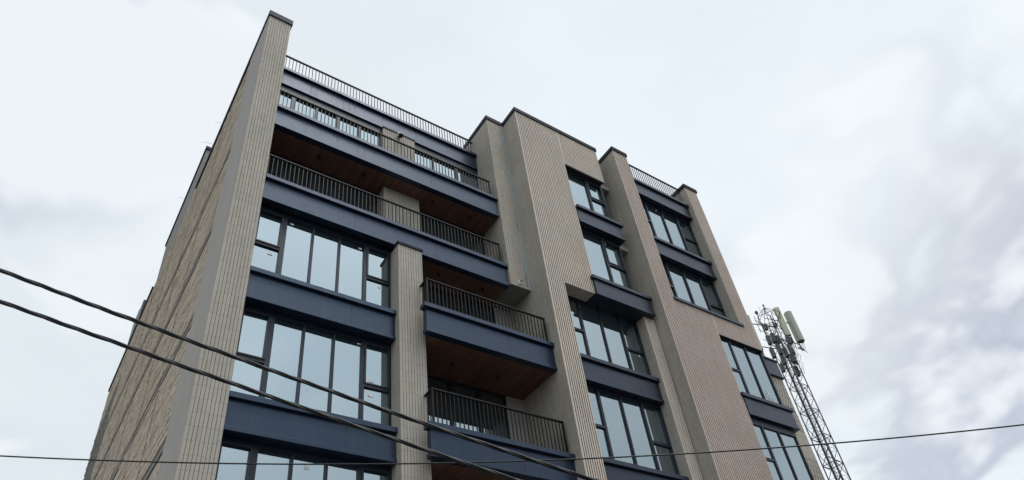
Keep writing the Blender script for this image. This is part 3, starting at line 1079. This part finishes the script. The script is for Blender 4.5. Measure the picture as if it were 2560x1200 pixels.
def panel(x, y, z0, z1, w, d, mat, ang, rounded=False, tilt=0.0):
    """antenna radome with bottom plate, mounting pipe and clamps"""
    ca, sa = math.cos(ang), math.sin(ang)
    prof = []
    if rounded:
        for i in range(11):
            th = math.pi * i / 10
            prof.append((w / 2 * math.cos(th), -d * 0.35 - w * 0.42 * math.sin(th)))
        prof += [(-w / 2, d / 2), (w / 2, d / 2)]
    else:
        b = 0.03
        prof = [(w / 2 - b, -d / 2), (-w / 2 + b, -d / 2), (-w / 2, -d / 2 + b), (-w / 2, d / 2), (w / 2, d / 2), (w / 2, -d / 2 + b)]
    poly = [(x + u * ca - v * sa, y + u * sa + v * ca) for u, v in prof]
    o = MB().prism(poly, 'z', z0, z1).build("panel_antenna", mat, TT, bevel=0.01)
    poly2 = [(x + (u * ca - v * sa) * 0.9, y + (u * sa + v * ca) * 0.9) for u, v in prof]
    MB().prism(poly2, 'z', z0 - 0.03, z0 - 0.001).build("end_cap", 'black', o)
    bx, by = x - sa * (d / 2 + 0.13), y + ca * (d / 2 + 0.13)
    pp = MB().tube([(bx, by, z0 - 0.5), (bx, by, z1 + 0.05)], 0.038, 8)
    for q in (0.15, 0.5, 0.85):
        zq = z0 + (z1 - z0) * q
        pp.tube([(bx, by, zq), (x, y, zq)], 0.03, 6)
        pp.box(bx - 0.07, bx + 0.07, by - 0.07, by + 0.07, zq - 0.08, zq + 0.08)
    pp.build("mount_pipe", 'black', o)
    for i in range(4):
        u = (i - 1.5) * w * 0.2
        px, py = x + u * ca, y + u * sa
        MB().tube([(px, py, z0 - 0.02), (px, py, z0 - 0.14), (px + 0.04, py + 0.05, z0 - 0.30 - 0.05 * i),
                   (bx + 0.05 * (i - 1), by, z0 - 0.42), (bx - 0.3, by + 0.05, z0 - 0.35)], 0.014, 6).build("jumper_cable", 'tray', o, smooth=True)
    return o


panel(40.26 * K, TY - 0.05, tz(29.02), tz(31.5), 0.34, 0.16, 'radome', -0.75)
panel(41.53 * K, TY - 0.05, tz(28.87), tz(31.47), 0.46, 0.22, 'radome_grey', -0.55, rounded=True)
panel(35.98 * K, TY - 0.1, tz(26.4), tz(29.2), 0.22, 0.14, 'radome', -0.9)
am = MB()
for zq in (28.75, 30.6):
    am.tube([(TX + TA, TY - TA, tz(zq) - 0.1), (40.3 * K, TY + 0.12, tz(zq)), (41.55 * K, TY + 0.12, tz(zq))], 0.03, 6)
    am.tube([(TX + TA, TY + TA, tz(zq) - 0.1), (41.0 * K, TY + 0.12, tz(zq))], 0.022, 6)
for zq in (26.9, 28.8):
    am.tube([(TX - TA, TY - TA, tz(zq)), (36.4 * K, TY + 0.05, tz(zq))], 0.03, 6)
am.tube([(37.52 * K, TY, tz(26.6)), (37.52 * K, TY, tz(30.0))], 0.022, 6)
am.tube([(37.0 * K, TY, tz(28.2)), (37.0 * K, TY, tz(29.6))], 0.018, 6)
for zq in (27.6, 28.4, 29.2):
    am.tube([(TX - TA, TY, tz(zq)), (36.9 * K, TY, tz(zq) + 0.02)], 0.016, 5)
    am.tube([(TX - TA, TY, tz(zq) - 0.5), (37.5 * K, TY, tz(zq) + 0.1)], 0.014, 5)
for i in range(7):
    za = tz(27.2) + i * 0.36
    am.tube([(TX + TA, TY - TA, za), (40.0 * K + 0.05 * (i % 3), TY + 0.1, za + random.uniform(-0.3, 0.3))], 0.014, 5)
    am.tube([(39.75 * K, TY + 0.05, za), (40.5 * K + 0.1 * (i % 2), TY + 0.16, za + random.uniform(-0.25, 0.25))], 0.014, 5)
for xx in (39.7, 40.75, 41.0):
    am.tube([(xx * K, TY + 0.14, tz(28.2)), (xx * K, TY + 0.14, tz(30.8))], 0.026, 6)
am.build("antenna_arm", 'galv', TT)
MB().box(37.43 * K, 37.60 * K, TY - 0.07, TY + 0.07, tz(29.98), tz(30.22)).build("mast_camera", 'black', TT, bevel=0.02)
for (rx, ry, rz, w, h) in ((39.05, -0.45, 27.9, 0.32, 0.62), (38.75, -0.45, 27.0, 0.34, 0.66), (38.60, -0.42, 26.25, 0.30, 0.55), (39.2, -0.3, 27.1, 0.26, 0.5),
                           (37.45, -0.35, 27.6, 0.32, 0.6), (37.55, -0.35, 26.7, 0.34, 0.64), (37.6, -0.3, 25.9, 0.3, 0.5), (37.2, -0.3, 28.5, 0.2, 0.4),
                           (38.2, -0.45, 28.9, 0.16, 0.3), (38.1, -0.4, 26.6, 0.3, 0.6), (37.3, -0.2, 25.3, 0.28, 0.5), (38.9, -0.2, 25.5, 0.3, 0.6),
                           (36.9, -0.3, 27.3, 0.26, 0.55), (36.7, -0.3, 26.2, 0.3, 0.6), (39.6, -0.2, 28.3, 0.2, 0.4), (40.75, 0.2, 28.9, 0.22, 0.4), (38.0, -0.3, 27.7, 0.24, 0.5)):
    x, y, zz = rx * K, TY + ry, tz(rz)
    r = MB().obb((x, y, zz), ((0.80, 0.6, 0), (-0.6, 0.8, 0), (0, 0, 1)), (w / 2, 0.09, h / 2))
    for i in range(6):
        q = -w / 2 + (i + 0.5) * w / 6
        r.obb((x + 0.80 * q + 0.06, y + 0.6 * q - 0.085, zz), ((0.80, 0.6, 0), (-0.6, 0.8, 0), (0, 0, 1)), (0.008, 0.03, h / 2 - 0.03))
    r.build("radio_unit", 'radio', TT)
for i in range(4):
    lp = MB()
    cx_, cz_, rr = 41.25 * K + 0.12 * i - 0.15, tz(28.35), 0.30 + 0.05 * i
    lp.tube([(cx_ + rr * math.sin(th), TY - 0.08 + 0.04 * i, cz_ - rr * 0.85 * (1 - math.cos(th)) * 0.5 - 0.1 * math.cos(th)) for th in [a * math.pi / 9 - math.pi * 0.55 for a in range(11)]], 0.014, 6)
    lp.build("jumper_cable", 'tray', TT, smooth=True)
for i in range(24):
    lp = MB()
    x0_, z0_ = (37.3 + random.random() * 2.2) * K, tz(26 + random.random() * 3)
    lp.tube([(x0_, TY - 0.4, z0_), (x0_ + 0.12, TY - 0.55, z0_ - 0.25), (x0_ - 0.05, TY - 0.5, z0_ - 0.6), (x0_ + random.uniform(-.2, .3), TY - 0.3, z0_ - 0.8)], 0.012, 5)
    lp.build("jumper_cable", 'tray', TT, smooth=True)

# ------------------------------------------------------------------ overhead cables over the street
def smooth_path(pts, n):
    """quadratic fit of each coordinate against chord length, prolonged past both ends"""
    P = [Vector(p) for p in pts]
    s = [0.0]
    for a, b in zip(P, P[1:]):
        s.append(s[-1] + (b - a).length)
    m = len(P)
    S = [sum(t ** k for t in s) for k in range(5)]
    A = Matrix(((S[0], S[1], S[2]), (S[1], S[2], S[3]), (S[2], S[3], S[4]))).inverted()
    co = [A @ Vector((sum(p[j] for p in P), sum(p[j] * t for p, t in zip(P, s)), sum(p[j] * t * t for p, t in zip(P, s)))) for j in range(3)]
    a, b = -7.0, s[-1] + 4.0
    out = []
    for i in range(n + 1):
        t = a + (b - a) * i / n
        out.append(Vector([c[0] + c[1] * t + c[2] * t * t for c in co]))
    return out


C1 = [(-0.599, 4.842, 5.371), (0.056, 4.603, 5.094), (0.554, 4.424, 4.882), (1.226, 4.158, 4.617), (1.624, 4.024, 4.439), (2.282, 3.793, 4.152), (2.87, 3.545, 3.935), (3.281, 3.374, 3.781)]
C2 = [(-0.538, 4.967, 5.208), (0.117, 4.728, 4.931), (0.608, 4.533, 4.738), (1.026, 4.379, 4.563), (1.678, 4.134, 4.295), (2.222, 3.921, 4.079), (2.806, 3.695, 3.845)]
C3 = [(-0.27, 6.721, 4.936), (0.998, 5.909, 4.725), (2.118, 5.173, 4.557), (3.092, 4.516, 4.426), (3.911, 3.922, 4.355), (5.274, 2.926, 4.244), (6.787, 1.782, 4.156)]


def cable(pts, label, r, twist=True, lay=0.66, ph=0.0):
    path = smooth_path(pts, 420)
    mb = MB()
    if not twist:
        mb.tube(path, r, 8)
    else:
        d = 0.0
        for k in range(3):
            line = []
            d = 0.0
            for i, p in enumerate(path):
                if i:
                    d += (p - path[i - 1]).length
                tg = (path[min(i + 1, len(path) - 1)] - path[max(i - 1, 0)]).normalized()
                a = tg.cross(Vector((0, 0, 1))).normalized()
                b = tg.cross(a)
                th = ph + 2 * math.pi * (k / 3 + d / lay)
                line.append(p + (a * math.cos(th) + b * math.sin(th)) * r * 0.46)
            mb.tube(line, r * (0.58 if k else 0.50), 8)
    o = mb.build("overhead_cable", 'rubber', None, smooth=True)
    o["label"] = label
    o["category"] = "cable"
    o["group"] = "overhead cables crossing the street"
    return o


cable(C1, "upper of the two thick twisted black cables in front of the building", 0.0165, ph=0.4)
cable(C2, "lower of the two thick twisted black cables in front of the building", 0.0165, ph=1.9, lay=0.72)
cable(C3, "thin single black wire crossing the whole view near the bottom", 0.0068, twist=False)

# ------------------------------------------------------------------ block across the street (seen only in the glass)
O = root("opposite_building", "grey apartment block across the street mirrored in the lowest left windows", "building", (20, -13, 0))
ob = MB().box(14.6, 30, -24, -12, 0, 19.2).box(15.6, 30, -24, -12.6, 19.2, 20.6).build("block_wall", 'far_wall', O)
MB().box(14.2, 30.4, -24.4, -11.6, 19.0, 19.25).box(15.2, 30.4, -24.2, -12.2, 20.6, 20.85).build("roof_edge", 'black', O)
for k in range(6):
    for i in range(5):
        MB().box(15.4 + i * 3, 17.2 + i * 3, -12.05, -11.97, 1.2 + k * 3.1, 2.9 + k * 3.1).build("window", 'lens', O)
